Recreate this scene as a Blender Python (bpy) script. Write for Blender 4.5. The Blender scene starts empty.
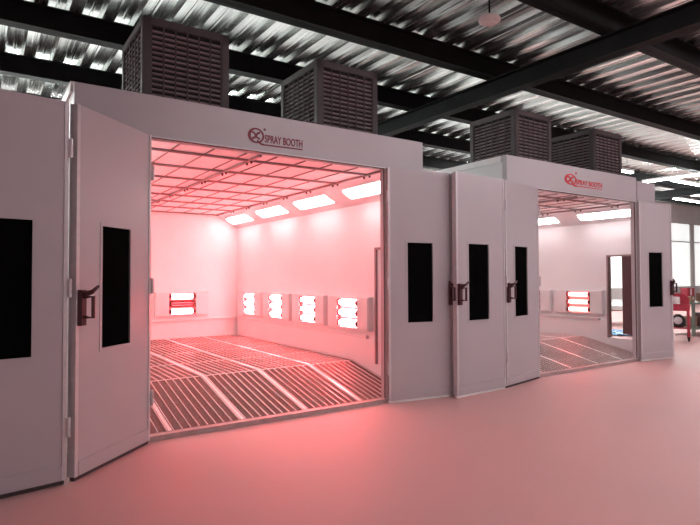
import bpy, bmesh, math, random
from mathutils import Vector, Matrix, Euler
random.seed(7)
SC = bpy.context.scene
C = SC.collection
PI = math.pi
YF = 5.324            # facade plane of both booths
BX = (1.313, 6.964)   # left edge of each booth's opening
OW, OH = 2.773, 2.85  # opening width and height
ROOF = 5.2            # underside of the roof deck

# ------------------------------------------------------------------ materials
def mat(name, color, rough=0.5, metal=0.0, noise=0.0, scale=8.0, stretch=(1, 1, 1), spec=0.5, emit=None, estr=0.0, bump=0.0, rvar=0.0):
    m = bpy.data.materials.new(name); m.use_nodes = True
    nt = m.node_tree; b = nt.nodes['Principled BSDF']
    b.inputs['Base Color'].default_value = (*color, 1)
    b.inputs['Roughness'].default_value = rough
    b.inputs['Metallic'].default_value = metal
    b.inputs['Specular IOR Level'].default_value = spec
    if noise or bump or rvar:
        tc = nt.nodes.new('ShaderNodeTexCoord'); mp = nt.nodes.new('ShaderNodeMapping')
        mp.inputs['Scale'].default_value = stretch
        nz = nt.nodes.new('ShaderNodeTexNoise'); nz.inputs['Scale'].default_value = scale; nz.inputs['Detail'].default_value = 4
        nt.links.new(tc.outputs['Object'], mp.inputs['Vector']); nt.links.new(mp.outputs['Vector'], nz.inputs['Vector'])
        if noise:
            rp = nt.nodes.new('ShaderNodeValToRGB')
            rp.color_ramp.elements[0].position = 0.3; rp.color_ramp.elements[1].position = 0.7
            rp.color_ramp.elements[0].color = (*[c * (1 - noise) for c in color], 1)
            rp.color_ramp.elements[1].color = (*[min(1, c * (1 + noise)) for c in color], 1)
            nt.links.new(nz.outputs['Fac'], rp.inputs['Fac']); nt.links.new(rp.outputs['Color'], b.inputs['Base Color'])
        if rvar:
            mr = nt.nodes.new('ShaderNodeMapRange')
            mr.inputs['To Min'].default_value = max(0.02, rough - rvar); mr.inputs['To Max'].default_value = min(1, rough + rvar)
            nt.links.new(nz.outputs['Fac'], mr.inputs['Value']); nt.links.new(mr.outputs['Result'], b.inputs['Roughness'])
        if bump:
            bp = nt.nodes.new('ShaderNodeBump'); bp.inputs['Strength'].default_value = bump; bp.inputs['Distance'].default_value = 0.01
            nt.links.new(nz.outputs['Fac'], bp.inputs['Height']); nt.links.new(bp.outputs['Normal'], b.inputs['Normal'])
    if emit:
        b.inputs['Emission Color'].default_value = (*emit, 1); b.inputs['Emission Strength'].default_value = estr
    return m

M = {}
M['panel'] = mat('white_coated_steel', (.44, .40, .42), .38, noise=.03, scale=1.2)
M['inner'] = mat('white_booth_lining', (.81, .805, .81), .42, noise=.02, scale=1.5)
M['heaterbox'] = mat('heater_housing_enamel', (.75, .735, .74), .45, noise=.03, scale=4)
M['profile'] = mat('aluminium_profile', (.60, .57, .58), .38, .25, noise=.05, scale=20)
M['trimlight'] = mat('pale_edge_trim', (.85, .84, .83), .4, noise=.04, scale=9)
M['darktrim'] = mat('dark_gasket', (.05, .035, .035), .6, noise=.2, scale=30)
M['glass'] = mat('black_tinted_glass', (.003, .003, .003), .9, spec=.0, noise=.2, scale=3)
M['handle'] = mat('dark_red_lacquer', (.06, .012, .016), .4, noise=.1, scale=20)
M['filter'] = mat('ceiling_filter_cloth', (.92, .90, .90), .9, noise=.05, scale=14, bump=.2)
M['sill'] = mat('worn_sill_steel', (.42, .31, .30), .5, .1, noise=.12, scale=12)
M['bar'] = mat('ceiling_bar_steel', (.30, .22, .22), .5, .2, noise=.1, scale=10)
M['clip'] = mat('dark_clip_steel', (.09, .05, .05), .5, .2, noise=.1, scale=30)
M['floor'] = mat('pink_lit_epoxy_floor', (.64, .365, .355), .55, noise=.03, scale=.7, rvar=.08, spec=.3)  # pink of the booth light is put into the base colour
M['galv'] = mat('galvanised_bar', (.80, .74, .73), .4, .35, noise=.06, scale=15)
M['mesh'] = mat('dark_floor_filter', (.17, .095, .085), .85, noise=.5, scale=70, bump=.3)
M['deck'] = mat('galvanised_roof_deck', (.72, .75, .73), .24, .95, noise=.22, scale=2.2, stretch=(9, .25, 9), rvar=.10)
M['beam'] = mat('dark_painted_steel', (.006, .006, .0065), .7, .0, spec=.2, noise=.25, scale=4)
M['fan'] = mat('dark_brown_grille_plastic', (.055, .038, .041), .6, noise=.12, scale=6)
M['slot'] = mat('grille_slat_plastic', (.175, .13, .135), .5, noise=.1, scale=20)
M['void'] = mat('black_recess', (.006, .005, .005), .9, noise=.1, scale=5)
M['logo_dark'] = mat('dark_red_sign_film', (.20, .008, .028), .5, noise=.05, scale=20)
M['logo_red'] = mat('bright_red_sign_film', (.60, .010, .02), .5, noise=.05, scale=20)
M['wallgrey'] = mat('pale_hall_cladding', (.45, .43, .43), .7, noise=.06, scale=2)
M['red'] = mat('red_enamel', (.40, .028, .055), .4, noise=.08, scale=10)
M['rubber'] = mat('black_rubber', (.015, .013, .013), .7, noise=.2, scale=30)
M['benchtop'] = mat('grey_green_bench_steel', (.17, .21, .18), .5, .3, noise=.1, scale=8)
M['card'] = mat('brown_cardboard', (.30, .19, .13), .85, noise=.1, scale=8)
M['white'] = mat('white_body_filler', (.78, .76, .76), .45, noise=.04, scale=4)
M['blue'] = mat('blue_plastic_film', (.16, .42, .72), .3, noise=.25, scale=9, bump=.4)
M['pinkdoor'] = mat('dark_maroon_door_skin', (.10, .032, .035), .8, spec=.2, noise=.05, scale=3)
M['detector'] = mat('beige_ceiling_fixture', (.62, .52, .50), .5, noise=.05, scale=15)
M['reflector'] = mat('heater_reflector', (.30, .17, .17), .35, .4, noise=.06, scale=20)
M['tube_off'] = mat('unlit_dark_red_tube', (.32, .03, .05), .3, noise=.1, scale=20)
M['tube'] = mat('glowing_quartz_tube', (.8, .3, .25), .4, emit=(1, .11, .12), estr=130, noise=.02, scale=5)
M['tube_b'] = mat('glowing_quartz_tube_dimmer', (.8, .3, .25), .4, emit=(1, .13, .12), estr=26, noise=.02, scale=5)
M['lamp'] = mat('lit_lamp_diffuser', (.9, .9, .9), .5, emit=(1, .93, .94), estr=11.5, noise=.01, scale=5)
M['strip'] = mat('lit_strip_tube', (.9, .9, .9), .5, emit=(.93, 1, .98), estr=105, noise=.01, scale=5)
M['strip_added'] = mat('added_aisle_tube', (.9, .9, .9), .5, emit=(1, .94, .96), estr=62, noise=.01, scale=5)
M['pane'] = mat('daylit_window_sheet', (.8, .8, .8), .5, emit=(.93, 1, .98), estr=.70, noise=.03, scale=1.5)

# ------------------------------------------------------------------ mesh helpers
def BM(): return bmesh.new()
def box(bm, x0, x1, y0, y1, z0, z1, mtx=None):
    vs = [bm.verts.new((x, y, z)) for x in (x0, x1) for y in (y0, y1) for z in (z0, z1)]
    if mtx is not None:
        for v in vs: v.co = mtx @ v.co
    for f in ((0, 1, 3, 2), (4, 6, 7, 5), (0, 4, 5, 1), (2, 3, 7, 6), (0, 2, 6, 4), (1, 5, 7, 3)):
        bm.faces.new([vs[i] for i in f])
    return vs
def tube(bm, pts, r, n=10, cap=True):
    pts = [Vector(p) for p in pts]; rings = []
    for i, p in enumerate(pts):
        t = ((pts[i + 1] if i + 1 < len(pts) else p) - (pts[i - 1] if i else p)).normalized()
        a = Vector((0, 0, 1)) if abs(t.z) < .9 else Vector((1, 0, 0))
        u = t.cross(a).normalized(); w = t.cross(u)
        rr = r[i] if isinstance(r, (list, tuple)) else r
        rings.append([bm.verts.new(p + (u * math.cos(2 * PI * k / n) + w * math.sin(2 * PI * k / n)) * rr) for k in range(n)])
    for a, b in zip(rings, rings[1:]):
        for k in range(n): bm.faces.new((a[k], a[(k + 1) % n], b[(k + 1) % n], b[k]))
    if cap:
        bm.faces.new(rings[0]); bm.faces.new(rings[-1])
def lathe(bm, prof, n=20, c=(0, 0, 0)):
    rings = []
    for r, z in prof:
        rings.append([bm.verts.new((c[0] + r * math.cos(2 * PI * k / n), c[1] + r * math.sin(2 * PI * k / n), c[2] + z)) for k in range(n)])
    for a, b in zip(rings, rings[1:]):
        for k in range(n): bm.faces.new((a[k], a[(k + 1) % n], b[(k + 1) % n], b[k]))
    bm.faces.new(rings[0]); bm.faces.new(rings[-1])
def prism(bm, outline, y0, y1, axis='y'):
    def P(a, b, t): return (a, t, b) if axis == 'y' else ((t, a, b) if axis == 'x' else (a, b, t))
    A = [bm.verts.new(P(a, b, y0)) for a, b in outline]; B = [bm.verts.new(P(a, b, y1)) for a, b in outline]
    n = len(outline); bm.faces.new(A); bm.faces.new(B)
    for k in range(n): bm.faces.new((A[k], A[(k + 1) % n], B[(k + 1) % n], B[k]))
def obj(name, bm, m, parent=None, loc=(0, 0, 0), rz=0, bevel=0, smooth=False, label=None):
    bmesh.ops.recalc_face_normals(bm, faces=bm.faces)
    if bevel:
        bmesh.ops.bevel(bm, geom=list(bm.edges), offset=bevel, segments=2, affect='EDGES', clamp_overlap=True)
    me = bpy.data.meshes.new(name); bm.to_mesh(me); bm.free()
    me.materials.append(M[m])
    if smooth:
        for p in me.polygons: p.use_smooth = True
    o = bpy.data.objects.new(name, me); C.objects.link(o)
    o.parent = parent; o.location = loc; o.rotation_euler = (0, 0, rz)
    if label: o['label'] = label
    return o
def thing(name, label, cat, loc=(0, 0, 0), rz=0, group=None):
    o = bpy.data.objects.new(name, None); C.objects.link(o); o.empty_display_size = .2
    o.location = loc; o.rotation_euler = (0, 0, rz)
    return tag(o, label, cat, group)
def tag(o, label, cat, group=None):
    o['label'] = label; o['category'] = cat
    if group: o['group'] = group
    return o
def structure(name, bm, m, **k):
    o = obj(name, bm, m, **k); o['kind'] = 'structure'; return o
def dup(o, parent=None):
    kids = [c for c in ALLKIDS(o)]
    c = o.copy(); C.objects.link(c); c.parent = parent
    for k in kids: dup(k, c)
    return c
def ALLKIDS(o): return [c for c in bpy.data.objects if c.parent == o]

# ------------------------------------------------------------------ the hall
HX0, HX1, HY0, HY1 = -7.0, 36.0, -5.0, 14.2
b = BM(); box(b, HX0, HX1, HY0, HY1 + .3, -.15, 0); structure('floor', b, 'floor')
# ribbed roof deck: trapezoid ribs running front to back
b = BM(); P_ = .42; prof = []
x = HX0
while x < HX1:
    prof += [(x, ROOF), (x + .09, ROOF), (x + .10, ROOF + .012), (x + .12, ROOF + .012), (x + .13, ROOF), (x + .16, ROOF), (x + .195, ROOF + .085), (x + .27, ROOF + .085), (x + .28, ROOF + .075), (x + .305, ROOF + .075), (x + .315, ROOF + .085), (x + .385, ROOF + .085)]
    x += P_
prof.append((x, ROOF))
lo = [[b.verts.new((px, yy, pz)) for px, pz in prof] for yy in (HY0, HY1 + .3)]
hi = [[b.verts.new((px, yy, ROOF + .12)) for px in (prof[0][0], prof[-1][0])] for yy in (HY0, HY1 + .3)]
for k in range(len(prof) - 1): b.faces.new((lo[0][k], lo[0][k + 1], lo[1][k + 1], lo[1][k]))
b.faces.new((hi[0][0], hi[0][1], hi[1][1], hi[1][0]))
structure('ceiling', b, 'deck')
# steel roof beams carrying the deck, and one deeper girder below them
def ibeam(bm, along, c, a0, a1, z0, z1, w, tf=.02):
    for s in ((c - w / 2, c + w / 2, z0, z0 + tf), (c - w / 2, c + w / 2, z1 - tf, z1), (c - .012, c + .012, z0, z1)):
        if along == 'x': box(bm, a0, a1, s[0], s[1], s[2], s[3])
        else: box(bm, s[0], s[1], a0, a1, s[2], s[3])
n = 1
for y in (-1.9, .15, 2.2, 4.25, 6.35, 8.45, 10.55, 12.65):
    b = BM(); ibeam(b, 'x', y, HX0, HX1, ROOF - .32, ROOF - .003, .20); structure('trim_%d' % n, b, 'beam'); n += 1
for x in (-4.6, 7.27, 22.5):
    b = BM(); ibeam(b, 'y', x, HY0, HY1, ROOF - .62, ROOF - .325, .22); structure('trim_%d' % n, b, 'beam'); n += 1
# rear and right walls of the hall with tall daylit windows
def hall_wall(name, along, c, a0, a1, first):
    k = first; b = BM(); step = 4.3; z0, z1 = .9, 4.3
    a = a0
    def B_(bm, p0, p1, q0, q1, r0, r1):
        if along == 'x': box(bm, p0, p1, c + q0, c + q1, r0, r1)
        else: box(bm, c + q0, c + q1, p0, p1, r0, r1)
    B_(b, a0, a1, 0, .2, 0, z0); B_(b, a0, a1, 0, .2, z1, ROOF)
    wins = []
    while a < a1 - .5:
        e = min(a + step, a1)
        B_(b, a, a + .15, 0, .2, z0, z1); B_(b, e - .15, e, 0, .2, z0, z1)
        wins.append((a + .15, e - .15)); a = e
    structure(name, b, 'wallgrey')
    for p0, p1 in wins:
        b = BM(); B_(b, p0, p1, .08, .10, z0, z1)
        w = structure('window_%d' % k, b, 'pane'); k += 1
        b = BM()
        for r in (z0, 3.27, z1 - .06): B_(b, p0, p1, .02, .08, r, r + .06)
        for p in (p0, p1 - .06): B_(b, p, p + .06, .02, .08, z0, z1)
        obj('window_frame', b, 'wallgrey', w)
    return k
k = hall_wall('wall_back', 'x', HY1, HX0, HX1, 1)
k = hall_wall('wall_right', 'y', HX1, HY0, HY1, k)

# ------------------------------------------------------------------ spray booths
def text_mesh(name, body, m, parent, x0, x1, z0, z1, y):
    cu = bpy.data.curves.new(name, 'FONT'); cu.body = body; cu.extrude = .02; cu.offset = .016
    t = bpy.data.objects.new('tmp_text', cu); C.objects.link(t)
    bpy.context.view_layer.update()
    me = bpy.data.meshes.new_from_object(t.evaluated_get(bpy.context.evaluated_depsgraph_get()))
    bpy.data.objects.remove(t); bpy.data.curves.remove(cu)
    xs = [v.co.x for v in me.vertices]; ys = [v.co.y for v in me.vertices]
    for v in me.vertices:
        u = (v.co.x - min(xs)) / (max(xs) - min(xs)); w = (v.co.y - min(ys)) / (max(ys) - min(ys))
        v.co = (x0 + u * (x1 - x0), y + (-.004 if v.co.z > 0 else 0), z0 + w * (z1 - z0))
    me.name = name; me.materials.clear(); me.materials.append(M[m])
    o = bpy.data.objects.new(name, me); C.objects.link(o); o.parent = parent
    return o

def leaf(parent, ox, oy, dx, dy, side, label, handle_up, L=.97, wx0=.305, wx1=.672, seal='darktrim'):
    """door leaf hinged at (ox, oy) in the booth's frame, running along (dx, dy); visible face on side * local y"""
    rz = math.atan2(dy, dx); T = .052; s = side
    def yy(a, c): return (min(-s * a, -s * c), max(-s * a, -s * c))     # depth behind the visible face
    z0, z1 = .035, OH + .0
    wz0, wz1 = .962, 1.945
    b = BM(); y0, y1 = yy(0, T)
    for q in ((0, wx0, z0, z1), (wx1, L, z0, z1), (wx0, wx1, z0, wz0), (wx0, wx1, wz1, z1)): box(b, q[0], q[1], y0, y1, q[2], q[3])
    bmesh.ops.remove_doubles(b, verts=b.verts, dist=1e-5)
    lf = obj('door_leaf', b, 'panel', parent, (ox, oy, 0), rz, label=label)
    b = BM(); f = .028; y0, y1 = yy(-.004, T + .004)
    for q in ((wx0 - f, wx0, wz0 - f, wz1 + f), (wx1, wx1 + f, wz0 - f, wz1 + f), (wx0, wx1, wz0 - f, wz0), (wx0, wx1, wz1, wz1 + f)):
        box(b, q[0], q[1], y0, y1, q[2], q[3])
    obj('window_frame', b, 'panel', lf)
    b = BM(); y0, y1 = yy(.012, .040); box(b, wx0, wx1, y0, y1, wz0, wz1); obj('window_pane', b, 'glass', lf, label='black tinted window pane')
    # edge profiles along both upright edges and the bottom rail
    b = BM(); y0, y1 = yy(-.007, T + .007)
    box(b, L - .03, L + .004, y0, y1, z0, z1); box(b, .0, .028, y0, y1, z0, z1)
    obj('edge_profile', b, 'profile', lf)
    b = BM(); y0, y1 = yy(-.012, T + .005); box(b, .028, L - .03, y0, y1, z0, z0 + .115); obj('kick_rail', b, 'panel', lf, bevel=.006)
    b = BM(); y0, y1 = yy(.006, T - .006); box(b, .01, L - .01, y0, y1, .004, z0); obj('bottom_strip', b, seal, lf)  # the pale version stands in for light shining under the leaf
    for zc in (.42, 1.45, 2.5):
        b = BM(); ya = -s * -.02; tube(b, [(-.012, ya * .8, zc - .07), (-.012, ya * .8, zc + .07)], .014, 10); obj('hinge', b, 'profile', lf)
    # latch handle: upright back plate, D grip, lever
    b = BM(); xh = L - .038; y0, y1 = yy(-.045, -.007)
    box(b, xh - .026, xh + .026, y0, y1, 1.165, 1.435)
    h = -s * -.115; h2 = -s * -.045
    tube(b, [(xh, h2, 1.23), (xh - .012, h, 1.225), (xh - .012, h, 1.385), (xh, h2, 1.38)], .015, 8)
    tube(b, [(xh, h2, 1.40), (xh - .03, h * .8, 1.42), (xh - .085, h * .9, 1.462)], [.022, .018, .012], 8)
    obj('handle', b, 'handle', lf, label='dark red latch handle with a lever')
    return lf

def booth(i, label):
    x0 = BX[i]; r = thing('spray_booth', label, 'spray booth', (x0, YF, 0), 0, None)
    XL, XR = -.64, 3.40 if i == 0 else 3.46
    T = .08
    # facade
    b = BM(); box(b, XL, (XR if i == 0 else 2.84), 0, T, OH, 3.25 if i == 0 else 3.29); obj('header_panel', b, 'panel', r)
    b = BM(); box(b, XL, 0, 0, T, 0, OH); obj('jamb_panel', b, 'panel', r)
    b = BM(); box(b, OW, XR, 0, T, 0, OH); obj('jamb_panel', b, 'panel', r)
    if i: b = BM(); box(b, 2.845, XR, -.012, T, OH, 3.235); obj('corner_panel', b, 'panel', r, bevel=.004)
    b = BM()
    for q in ((-.06, -.0, .05, OH + .012), (OW, OW + .06, .05, OH + .012), (-.0, OW, OH, OH + .012)): box(b, q[0], q[1], -.014, -.001, q[2], q[3])
    obj('opening_frame', b, 'profile', r, bevel=.003)
    b = BM()
    for q in ((-.004, .004, .06, OH), (OW - .004, OW + .004, .06, OH), (0, OW, OH - .008, OH - .001)): box(b, q[0], q[1], -.006, .012, q[2], q[3])
    obj('opening_gasket', b, 'darktrim', r)
    b = BM(); box(b, 0, OW, -.01, T, 0, .05); obj('threshold', b, 'sill', r)
    b = BM(); box(b, 0, OW, T + .002, T + .03, .0, .045); obj('threshold_gap', b, 'darktrim', r)
    # shell
    IL, IR, IB = -.513, 3.247, 5.776
    b = BM(); box(b, XL, IL, T, IB + .1, 0, 3.2); obj('side_wall', b, 'inner', r)
    b = BM(); D0, D1, DZ0, DZ1 = .126, .836, .32, 1.93; WR = IR + .09
    box(b, IR, WR, T, D0, 0, 3.2); box(b, IR, WR, D1, IB + .1, 0, 3.2)
    box(b, IR, WR, D0, D1, 0, DZ0); box(b, IR, WR, D0, D1, DZ1, 3.2)
    obj('side_wall', b, 'inner', r)
    b = BM(); box(b, IL, IR, IB, IB + .1, 0, 3.2); obj('rear_wall', b, 'inner', r)
    b = BM(); box(b, IL, IR, T, IB, 3.0, 3.06); obj('roof_panel', b, 'inner', r)
    b = BM(); box(b, XL - .02, XL + .07, T + .03, IB + .1, 3.195, 3.285); box(b, WR - .06, WR + .01, T + .02, IB + .1, 3.2, 3.265); box(b, XL + .07, WR - .06, IB + .02, IB + .1, 3.2, 3.265)
    obj('roof_edge_trim', b, 'trimlight', r, label='pale trim along the top edge')
    b = BM(); prism(b, [(IR - .46, 2.83), (IR, 2.57), (IR, 2.86)], T, IB, 'y'); obj('light_cove', b, 'inner', r)
    b = BM(); prism(b, [(IL + .46, 2.83), (IL, 2.57), (IL, 2.86)], T, IB, 'y'); obj('light_cove', b, 'inner', r)
    b = BM(); box(b, IL, IR, T, T + .04, 2.85, 3.0); obj('inner_header', b, 'inner', r)
    # filter ceiling with its bars and clips
    b = BM(); box(b, IL + .46, IR - .46, T, IB, 2.84, 2.87); obj('filter_ceiling', b, 'filter', r)
    cx0, cx1 = IL + .46, IR - .46
    ys = [.38 + .755 * k for k in range(8)]; ys[-1] = IB - .03
    for y in ys:
        b = BM(); box(b, cx0, cx1, y - .013, y + .013, 2.815, 2.84); obj('ceiling_bar', b, 'bar', r)
    for x in (cx0, 1.17, cx1):
        b = BM(); box(b, x - .016, x + .016, T, IB, 2.812, 2.838); o = obj('ceiling_rail', b, 'bar', r)
        for y in ys[:7]:
            for d in (-.06, .06):
                b = BM(); box(b, x - .010, x + .010, y + d - .010, y + d + .010, 2.785, 2.812); obj('clip', b, 'clip', o)
    b = BM()
    for k in range(1, 8):
        x = cx0 + (cx1 - cx0) * k / 8; box(b, x - .005, x + .005, T, IB, 2.828, 2.84)
    obj('filter_wire', b, 'bar', r)
    # protective rail along the walls, skirting
    b = BM(); box(b, IR - .045, IR, .99, IB, .655, .70); obj('bump_rail', b, 'heaterbox', r, bevel=.004)
    b = BM(); box(b, IL, IR - .045, IB - .045, IB, .655, .70); obj('bump_rail', b, 'heaterbox', r, bevel=.004)
    # raised floor: under-frame, rails between the gratings
    YC, Z0, Z1 = 1.376, .045, .32
    b = BM(); sl = (Z1 - Z0) / (YC - T)
    for x in (IL + .03, IL + .75, IL + 1.5, IL + 2.25, IL + 3.0, IR - .03):
        w = .017
        prism(b, [(T + .031, 0), (T + .031, Z0 - .0), (YC, Z1), (IB, Z1), (IB, 0)], x - w, x + w, 'x')
    obj('floor_rail', b, 'galv', r, label='pale steel rails between the gratings')
    # side personnel door in the right wall
    b = BM()
    for q in ((D0, D0 + .05, DZ0, DZ1), (D1 - .03, D1, DZ0, DZ1), (D0, D1, DZ1 - .03, DZ1)): box(b, IR - .012, WR + .01, q[0], q[1], q[2], q[3])
    obj('side_door_frame', b, 'bar', r)
    if i == 0:
        b = BM(); box(b, IR + .02, IR + .065, D0 + .05, D1 - .03, DZ0, DZ1 - .03)
        obj('side_door', b, 'inner', r)
    else:
        b = BM(); box(b, 0, .73, 0, .045, DZ0 + .04, DZ1)
        sd = obj('side_door', b, 'pinkdoor', r, (WR + .03, .19, 0), math.radians(55), label='open side door swung outward')
        b = BM(); tube(b, [(.60, 0, 1.0), (.60, -.05, 1.0), (.60, -.05, 1.16), (.60, 0, 1.16)], .012, 8); obj('handle', b, 'handle', sd)
    # sign: ring with crossed strokes, tail, lettering
    lm = 'logo_dark' if i == 0 else 'logo_red'
    ex, ez, er, tx, tw, th, tz, kx, kz = (1.082, 3.015, .088, 1.182, .455, .084, 2.955, 1.04, .92) if i == 0 else (.886, 3.075, .13, 1.03, .73, .085, 3.005, 1.2, .68)
    b = BM(); N = 40; ya, yb = -.005, 0
    def ringpt(k, out):
        a = 2 * PI * k / N; t = .20 + .14 * max(0, math.cos(a - PI)) * 1.0
        rr = er * (1 if out else 1 - t); return (ex + rr * math.cos(a) * kx, ez + rr * math.sin(a) * kz)
    V = [[b.verts.new((ringpt(k, o)[0], y, ringpt(k, o)[1])) for o in (1, 0) for y in (ya, yb)] for k in range(N)]
    for k in range(N):
        p, q = V[k], V[(k + 1) % N]
        for a_, c_ in ((0, 2), (2, 3), (3, 1), (1, 0)): b.faces.new((p[a_], q[a_], q[c_], p[c_]))
    def stroke(pts, w):
        pts = [(ex + (px - ex) * kx, ez + (pz - ez) * kz) for px, pz in pts[:]]
        for (xa, za), (xb, zb) in zip(pts, pts[1:]):
            d = Vector((xb - xa, zb - za)); d.normalize(); nn = Vector((-d.y, d.x)) * w
            prism(b, [(xa + nn.x, za + nn.y), (xb + nn.x, zb + nn.y), (xb - nn.x, zb - nn.y), (xa - nn.x, za - nn.y)], ya, yb)
    e = er
    stroke([(ex - .52 * e, ez + .36 * e), (ex - .3 * e, ez + .42 * e), (ex - .08 * e, ez + .1 * e), (ex + .18 * e, ez - .3 * e), (ex + .5 * e, ez - .36 * e)], .10 * e)
    stroke([(ex + .5 * e, ez + .42 * e), (ex + .25 * e, ez + .38 * e), (ex, ez), (ex - .25 * e, ez - .38 * e), (ex - .5 * e, ez - .34 * e)], .12 * e)
    stroke([(ex + .15 * e, ez - .62 * e), (ex + .62 * e, ez - 1.02 * e), (ex + 1.0 * e, ez + (tz - .026 - ez) / kz)], .11 * e)
    obj('logo_emblem', b, lm, r, label='round red emblem on the header')
    text_mesh('logo_lettering', 'SPRAY BOOTH', lm, r, tx, tx + tw, tz, tz + th, -.001)
    b = BM(); prism(b, [(ex + .9 * e, tz - .034), (tx + tw, tz - .026), (tx + tw, tz - .014), (ex + .9 * e, tz - .020)], ya, yb); obj('logo_underline', b, lm, r)
    text_mesh('logo_mark', '\u00ae', lm, r, ex + .98 * e, ex + 1.28 * e, ez + .72 * e, ez + 1.02 * e, -.001)
    return r

B1 = booth(0, 'near white spray booth at left, glowing strong pink inside')
B2 = booth(1, 'farther white paint spray booth at right with an open side door inside')
def leaf_w(root, i, x, y, ex, ey, side, label, **k):
    return leaf(root, x - BX[i], y - YF, ex - x, ey - y, side, label, 0, **k)
leaf_w(B1, 0, 1.310, 5.262, .603, 4.60, 1, 'swung out door leaf beside the left edge of the opening')
leaf_w(B1, 0, .545, 4.59, -.42, 4.45, 1, 'outermost door leaf at the far left, cut by the picture edge', wx0=.235, wx1=.60)
leaf_w(B1, 0, 4.09, 5.255, 4.97, 5.115, -1, 'right door leaf opened back flat', L=.93, wx0=.27, wx1=.632, seal='trimlight')
leaf_w(B2, 1, 6.945, 5.268, 5.96, 5.06, 1, 'folding door leaf hinged at the left of the opening', L=1.0, wx0=.365, wx1=.735)
leaf_w(B2, 1, 5.935, 5.05, 4.955, 4.985, 1, 'outer folding door leaf meeting the neighbouring booth', L=.98, wx0=.345, wx1=.745, seal='trimlight')
leaf_w(B2, 1, 9.745, 5.255, 10.60, 5.125, -1, 'right door leaf opened back flat', L=.875, wx0=.24, wx1=.605, seal='trimlight')

# ------------------------------------------------------------------ floor gratings
IL, IR, IB = -.513, 3.247, 5.776
def grating_proto(length, tiltz):
    """one lift-out grating, origin at its front left corner; tiltz = rise over its length"""
    r = bpy.data.objects.new('floor_grating', None); C.objects.link(r); r.empty_display_size = .1
    W = .70; a = math.atan2(tiltz, length); mt = Matrix.Rotation(a, 4, 'X'); Ls = math.hypot(length, tiltz) - .006
    b = BM(); box(b, .004, W - .004, .004, Ls - .004, -.03, -.014, mt); obj('filter_mat', b, 'mesh', r, label='dark brown filter mat under the bars')
    b = BM()
    for k in range(9):
        x = .004 + (W - .016) * k / 8; box(b, x, x + .0075, .0, Ls, -.034, -.002, mt)
    obj('bearing_bars', b, 'galv', r)
    for y in (0, Ls - .010):
        b = BM(); box(b, .0, W, y, y + .010, -.034, -.012, mt); obj('end_frame', b, 'galv', r)
    return r
YC, Z0, Z1 = 1.376, .045, .32
ramp = grating_proto(YC - .112, Z1 - Z0); flat = grating_proto(1.095, 0)
used = set()
ordc = ['leftmost', 'second from left', 'middle', 'second from right', 'rightmost']
ordr = ['on the front ramp', 'in the first row behind the ramp', 'in the second row behind the ramp', 'in the third row behind the ramp', 'in the row against the rear wall']
for i, bn in enumerate(('left booth', 'right booth')):
    for c in range(5):
        for rw in range(5):
            p = ramp if rw == 0 else flat
            if id(p) in used: o = dup(p)
            else: o = p; used.add(id(p))
            xg = BX[i] + IL + .75 * c + .025 + (.004 if c == 0 else 0)
            o.location = (xg, YF + (.112 if rw == 0 else YC + .004 + 1.098 * (rw - 1)), Z0 + .004 if rw == 0 else Z1 + .004)
            tag(o, '%s floor grating %s, %s' % (ordc[c], ordr[rw], bn), 'floor grating', 'lift-out gratings on the floor of the %s' % bn)

# ------------------------------------------------------------------ infrared heaters
def heater_proto(ntube, lit, mt):
    r = bpy.data.objects.new('infrared_heater', None); C.objects.link(r); r.empty_display_size = .1
    W, H = 1.04, .45
    b = BM()        # housing with a recessed middle bay
    box(b, -W / 2, -.27, -.092, 0, 0, H); box(b, .27, W / 2, -.092, 0, 0, H); box(b, -.27, .27, -.03, 0, 0, H)
    box(b, -.27, .27, -.09, -.03, 0, .018); box(b, -.27, .27, -.09, -.03, H - .018, H)
    obj('housing', b, 'heaterbox', r, bevel=.003)
    for x in (W / 2, -W / 2 - .012):
        b = BM(); box(b, x, x + .012, -.08, 0, -.012, H + .012); obj('side_flange', b, 'heaterbox', r)
    b = BM()
    for k in range(ntube):
        zc = H * (k + .5) / ntube; h = H / ntube * .46
        prism(b, [(-.032, zc - h), (-.075, zc - h), (-.04, zc - h * .4), (-.038, zc + h * .4), (-.075, zc + h), (-.032, zc + h)], -.25, .25, 'x')
    obj('reflector', b, 'reflector', r)
    for k in range(1, ntube):
        b = BM(); box(b, -.265, .265, -.075, -.03, H * k / ntube - .008, H * k / ntube + .008); obj('divider', b, 'reflector', r)
    for k in range(ntube):
        zc = H * (k + .5) / ntube
        b = BM(); tube(b, [(-.21, -.062, zc), (.21, -.062, zc)], .036, 12)
        t = obj('heating_tube', b, mt if k in lit else 'tube_off', r, smooth=False, label=None if k in lit else 'unlit dark red tube')
        for s in (-1, 1):
            b = BM(); tube(b, [(s * .21, -.062, zc), (s * .235, -.062, zc), (s * .262, -.062, zc)], [.034, .046, .03], 10); obj('end_cap', b, 'handle', t)
    return r
hp = heater_proto(3, (0, 1, 2), 'tube'); hq = heater_proto(3, (0, 1, 2), 'tube_b')
ordh = ['nearest the opening', 'second from the opening', 'third from the opening', 'farthest from the opening']
for i, p in enumerate((hp, hq)):
    for k, yc in enumerate((6.74, 7.92, 9.10, 10.28)):
        o = p if k == 0 else dup(p)
        o.location = (BX[i] + IR - .001, yc, .775); o.rotation_euler = (0, 0, -PI / 2)
        tag(o, 'white three-tube heater on the right wall of the %s booth, %s' % (('left', 'right')[i], ordh[k]), 'heater', 'heaters on the right wall of the %s booth' % ('left', 'right')[i])
hb = heater_proto(3, (0, 2), 'tube'); hb.location = (3.375, YF + IB - .001, .775)
tag(hb, 'white infrared heater on the rear wall with its middle tube dark', 'heater')
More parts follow.
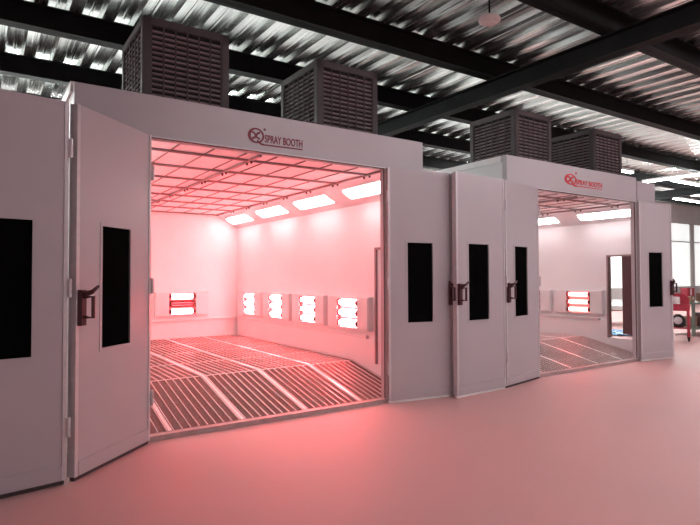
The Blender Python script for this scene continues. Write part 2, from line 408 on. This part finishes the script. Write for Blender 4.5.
# ------------------------------------------------------------------ slanted lamps along the booth ceilings, left rows added for light
def lamp_proto():
    r = bpy.data.objects.new('ceiling_light', None); C.objects.link(r); r.empty_display_size = .1
    L, w = 1.03, .105
    b = BM()
    for q in ((-w - .03, -w, 0, L), (w, w + .03, 0, L), (-w, w, 0, .03), (-w, w, L - .03, L)): box(b, q[0], q[1], q[2], q[3], -.012, 0)
    obj('lamp_frame', b, 'inner', r)
    b = BM(); prism(b, [(-w, -.001), (w, -.001), (w, -.010), (w * .7, -.032), (-w * .7, -.032), (-w, -.010)], .03, L - .03, 'y'); obj('diffuser', b, 'lamp', r, label='bright white diffuser')
    return r
lp = lamp_proto(); first = True
tilt = math.atan2(.26, .46)
ordl = ['nearest the opening', 'second from the opening', 'third from the opening', 'nearest the rear wall']
for i in (0, 1):
    for s in (1, -1):  # left rows are unseen, mirrored in to brighten the booths
        for k in range(4):
            o = lp if first else dup(lp); first = False
            xr = BX[i] + (IR - .235 if s > 0 else IL + .235); zr = 2.83 - .26 * (.225 / .46) - .003
            o.location = (xr, 5.47 + 1.47 * k, zr); o.rotation_euler = (0, s * tilt, 0)
            if i and s > 0 and k < 2: o.location.y += (-.11, .13)[k]; o.scale.y = (1.2, 1.0)[k]
            tag(o, 'lit slanted ceiling light above the %s wall of the %s booth, %s; left row added' % ('right' if s > 0 else 'left', ('left', 'right')[i], ordl[k]), 'ceiling light', 'slanted lights of the %s booth' % ('left', 'right')[i])

# ------------------------------------------------------------------ cooling units standing on the booth roofs
def cooler_proto():
    r = bpy.data.objects.new('air_cooler', None); C.objects.link(r); r.empty_display_size = .2
    W, D, H = .94, 1.0, 1.19
    b = BM(); box(b, .03, W - .03, .03, D - .03, .05, H - .05); obj('core', b, 'void', r)
    b = BM()
    for x, y in ((0, 0), (W - .09, 0), (0, D - .09), (W - .09, D - .09)): box(b, x, x + .09, y, y + .09, .0, H)
    box(b, 0, W, 0, D, 0, .10); box(b, 0, W, 0, D, H - .09, H); obj('casing', b, 'fan', r, bevel=.008)
    b = BM(); lathe(b, [(.30, 0), (.30, .03), (.26, .045), (.1, .05)], 24, (W / 2, D / 2, H)); obj('top_cap', b, 'fan', r)
    for s in range(4):
        b = BM(); span = W - .18 if s % 2 == 0 else D - .18
        nc, nr = 6, 17
        for c in range(nc + 1):
            x = span * c / nc; box(b, x - .008, x + .008, -.004, .014, .10, H - .09)
        o_ = (.09, .012, 0), (W - .012, .09, 0), (W - .09, D - .012, 0), (.012, D - .09, 0)
        g = obj('grille', b, 'fan', r, o_[s], s * PI / 2)
        b = BM()
        for q in range(nr):
            z = .125 + (H - .24) * (q + .3) / nr
            mt = Matrix.Translation((0, .004, z)) @ Matrix.Rotation(-.35, 4, 'X')
            box(b, 0, span, -.006, .012, -.003, .024, mt)
        obj('slats', b, 'slot', g)
    return r
cp = cooler_proto()
for k, (x, lab) in enumerate(((1.37, 'dark louvred air cooler on the left booth roof, the biggest, upper left of its sign'), (3.46, 'dark louvred air cooler on the left booth roof, right of that booth\'s sign'),
                              (7.18, 'dark louvred air cooler at the near left corner of the right booth roof'), (9.36, 'dark louvred air cooler above the right end of the right booth'))):
    o = cp if k == 0 else dup(cp); o.location = (x, 5.86, 3.062); tag(o, lab, 'air cooler', 'air coolers on the booth roofs')

# ------------------------------------------------------------------ round fixture hanging from the deck
t = thing('pendant_fixture', 'round beige fixture hanging on a short rod under the ribbed roof', 'ceiling fixture', (5.36, 4.76, ROOF - .05))
b = BM(); lathe(b, [(.05, -.40), (.10, -.395), (.135, -.375), (.14, -.35), (.12, -.32), (.04, -.30)], 24); obj('housing', b, 'detector', t, smooth=True)
b = BM(); lathe(b, [(.02, -.415), (.07, -.412), (.075, -.395)], 20); obj('sensor_cap', b, 'detector', t)
b = BM(); tube(b, [(0, 0, -.31), (0, 0, .05)], .012, 8); obj('rod', b, 'beam', t)

# ------------------------------------------------------------------ strip lights of the hall, the unseen ones added for brightness
def strip_proto(tm):
    r = bpy.data.objects.new('strip_light', None); C.objects.link(r); r.empty_display_size = .1
    b = BM(); box(b, -1.2, 1.2, -.06, .06, .0, .07); obj('fitting', b, 'white', r)
    for y in (-.035, .035):
        b = BM(); tube(b, [(-1.17, y, -.022), (1.17, y, -.022)], .019, 8); obj('lamp_tube', b, tm, r)
    for x in (-.9, .9):
        b = BM(); tube(b, [(x, 0, .07), (x, 0, .40)], .006, 6); obj('hanger', b, 'beam', r)
    return r
sp = strip_proto('strip'); sa = strip_proto('strip_added')
spots = [(x, y, 'x') for y in (11.6, 13.4) for x in (-3, 0.5, 4, 13.5, 17.5, 21, 25.5)] + [(x, 9.4, 'x') for x in (15.9, 20.75)] + [(19.2, 9.0, 'y'), (24, 9.6, 'y')]  # those hidden behind the booths are added to brighten the roof deck
aisle = [(x, y, 'x') for y in (-.8, 1.2) for x in (4.6, 7.6, 10.6, 13.6)]  # out of view overhead, added to light the floor in front
for k, (x, y, d) in enumerate(spots + aisle):
    p = sp if k < len(spots) else sa; o = p if k in (0, len(spots)) else dup(p); o.location = (x, y, 4.8); o.rotation_euler = (0, 0, PI / 2 if d == 'y' else 0)
    tag(o, 'lit white strip light hanging %s' % ('below the roof behind the booths, rows partly added for light' if k < len(spots) else 'over the aisle out of view, added to brighten the floor'), 'strip light', 'strip lights behind the booths' if k < len(spots) else 'added strip lights over the aisle')

# ------------------------------------------------------------------ workshop things beyond the right booth
t = thing('tool_trolley', 'red metal trolley on casters, far right beyond the open door leaf', 'trolley', (13.74, 6.52, 0), math.radians(-64))
W, D = .42, .40
for x in (-W / 2, W / 2):
    for y in (-D / 2, D / 2):
        b = BM(); tube(b, [(x, y, .10), (x, y, .86 if y < 0 else .8)], .028, 8); p = obj('post', b, 'red', t)
        b = BM(); tube(b, [(x - .02, y, .045), (x + .02, y, .045)], .045, 12); box(b, x - .03, x + .03, y - .02, y + .02, .06, .11); obj('caster', b, 'rubber', p)
b = BM(); box(b, -W / 2, W / 2, -D / 2, D / 2, .80, .84); obj('top_tray', b, 'red', t)
b = BM(); box(b, -W / 2, W / 2, -D / 2, D / 2, .28, .31); obj('lower_shelf', b, 'red', t)
b = BM(); pts = [(-W / 2 - .03, .72), (W / 2 + .03, .72), (W / 2 + .03, .98), (W / 2 - .06, 1.10), (-W / 2 + .06, 1.10), (-W / 2 - .03, .98)]
prism(b, pts, D / 2 - .0, D / 2 + .03, 'y'); prism(b, [(-W/2 - .03, .70), (W/2 + .03, .70), (W/2+.03, .86), (-W/2-.03, .86)], -D/2 - .03, -D/2, 'y'); obj('back_panel', b, 'red', t, bevel=.006)
o = thing('grinder', 'black round machine sitting on the lower shelf of the red trolley', 'machine', (13.74, 6.52, .312), math.radians(-64))
b = BM(); lathe(b, [(.10, 0), (.16, .03), (.16, .18), (.12, .24), (.05, .30)], 16); obj('body', b, 'rubber', o)
b = BM(); tube(b, [(0, -.16, .16), (0, -.20, .16)], [.09, .08], 14); obj('disc', b, 'profile', o)
o = thing('paint_tin', 'white tin standing on the top tray of the red trolley', 'tin', (13.68, 6.53, .84))
b = BM(); lathe(b, [(.085, 0), (.085, .16), (.08, .17)], 16); obj('body', b, 'white', o)
b = BM(); lathe(b, [(.078, .17), (.078, .185), (.05, .186)], 16); obj('lid', b, 'profile', o)

t = thing('workbench', 'long grey-green steel workbench with a lower shelf, right of the red trolley', 'workbench', (16.3, 6.9, 0), math.radians(-6))
b = BM(); box(b, -1.4, 1.4, -.38, .38, .80, .84); obj('top', b, 'benchtop', t)
b = BM(); box(b, -1.36, 1.36, -.36, .36, .16, .19); obj('shelf', b, 'benchtop', t)
for x in (-1.36, 1.36):
    for y in (-.34, .34):
        b = BM(); box(b, x - .03, x + .03, y - .03, y + .03, 0, .80); obj('leg', b, 'benchtop', t)
wb = Matrix.Translation((16.3, 6.9, 0)) @ Matrix.Rotation(math.radians(-6), 4, 'Z')
def on_bench(x, y, z): return wb @ Vector((x, y, z))
items = [(-1.2, -.15, .84, .14, .2, .14, 'card', 'small brown box at the left end of the workbench top'), (-.85, .1, .84, .26, .2, .34, 'red', 'red box standing on the workbench top'),
         (-.45, -.1, .84, .30, .26, .2, 'card', 'low brown carton near the middle of the workbench top'), (-1.0, 0, .19, .30, .26, .26, 'card', 'brown carton at the left end of the workbench shelf'),
         (-.5, -.05, .19, .26, .3, .34, 'handle', 'dark red carton on the workbench shelf'), (.05, 0, .19, .34, .3, .22, 'white', 'white carton on the workbench shelf')]
for x, y, z, w, d, h, m_, lab in items:
    p = on_bench(x, y, z); o = thing('carton', lab, 'box', p, math.radians(-6 + random.uniform(-12, 12)), 'cartons on the workbench')
    b = BM(); box(b, -w / 2, w / 2, -d / 2, d / 2, 0, h); obj('body', b, m_, o, bevel=.006)
    b = BM(); box(b, -w / 2 - .004, w / 2 + .004, -d / 2 - .004, d / 2 + .004, h, h + .02); obj('lid', b, m_, o)
    b = BM(); box(b, -.025, .025, -d / 2 - .008, -d / 2 - .004, h * .5, h); obj('tape', b, 'trimlight', o)
o = thing('white_cabinet', 'white slant-topped machine on the workbench at the right picture edge', 'machine', on_bench(.15, .0, .84), math.radians(-6))
b = BM(); prism(b, [(-.3, 0), (.3, 0), (.3, .5), (.1, .5), (-.3, .18)], -.2, .2, 'y'); obj('body', b, 'white', o, bevel=.01)
b = BM(); prism(b, [(-.2, .275), (.06, .485), (.05, .495), (-.21, .285)], -.15, .15, 'y'); obj('screen', b, 'profile', o)

t = thing('trestle', 'folding trestle with crossed legs seen through the side door of the right booth', 'trestle', (16.75, 9.85, 0), math.radians(30))
for y in (-.3, .3):
    b = BM(); tube(b, [(-.65, y, .0), (.55, y, .46)], .025, 8); obj('leg', b, 'handle', t)
    b = BM(); tube(b, [(.65, y, .0), (-.55, y, .46)], .025, 8); obj('leg', b, 'handle', t)
b = BM(); box(b, -.62, -.52, -.5, .5, .45, .49); box(b, .52, .62, -.5, .5, .45, .49); obj('top_bar', b, 'card', t)
o = thing('body_panel', 'curved white vehicle panel lying on the folding trestle', 'vehicle panel', (16.75, 9.85, .49), math.radians(30))
b = BM(); N = 14
top = [(-.85 + 1.7 * k / N, .12 + .16 * math.sin(PI * k / N)) for k in range(N + 1)]; bot = [(x, max(0, z - .12)) for x, z in reversed(top)]
prism(b, top + bot, -.45, .45, 'y'); obj('skin', b, 'white', o)
b = BM(); prism(b, [(x, z + .004) for x, z in top[3:8]] + [(x, z - .01) for x, z in reversed(top[3:8])], -.3, .3, 'y'); obj('vent', b, 'wallgrey', o)
# crumpled plastic film on the floor
b = BM(); NX, NY = 22, 16; g = [[b.verts.new((-.7 + 1.4 * i / NX + .06 * math.sin(j * 1.3), -.6 + 1.2 * j / NY + .06 * math.sin(i * 1.7), .006 + .05 * abs(math.sin(i * .9 + j * .7) * math.sin(j * 1.1 - i * .4)))) for j in range(NY + 1)] for i in range(NX + 1)]
for i in range(NX):
    for j in range(NY): b.faces.new((g[i][j], g[i + 1][j], g[i + 1][j + 1], g[i][j + 1]))
ext = bmesh.ops.extrude_face_region(b, geom=list(b.faces))
for v in ext['geom']:
    if isinstance(v, bmesh.types.BMVert): v.co.z += .004
o = obj('plastic_sheet', b, 'blue', loc=(14.1, 8.1, 0), rz=.4, smooth=True); tag(o, 'crumpled blue plastic sheet on the floor beyond the side door', 'plastic sheet')

# ------------------------------------------------------------------ light from the open sides, camera
w = bpy.data.worlds.new('World'); SC.world = w; w.use_nodes = True
bg = w.node_tree.nodes['Background']; bg.inputs[0].default_value = (1, .745, .775, 1); bg.inputs[1].default_value = .44

cam = bpy.data.cameras.new('camera'); co = bpy.data.objects.new('camera', cam); C.objects.link(co); SC.camera = co
cam.sensor_fit = 'HORIZONTAL'; cam.sensor_width = 36; cam.lens = 36 * 550.73 / 700; cam.clip_end = 200; cam.clip_start = .05
pitch, yaw, roll = .026, .592, -.004
fw = Vector((math.sin(yaw) * math.cos(pitch), math.cos(yaw) * math.cos(pitch), math.sin(pitch)))
rt = Vector((math.cos(yaw), -math.sin(yaw), 0)); up = rt.cross(fw)
r2 = rt * math.cos(roll) + up * math.sin(roll); u2 = -rt * math.sin(roll) + up * math.cos(roll)
R = Matrix((r2, u2, -fw)).transposed()
co.matrix_world = Matrix.Translation((0, 0, 1.526)) @ R.to_4x4()
vs = SC.view_settings; vs.view_transform = 'Standard'; vs.look = 'None'; vs.exposure = 0.0; vs.gamma = 1.0; vs.use_curve_mapping = False
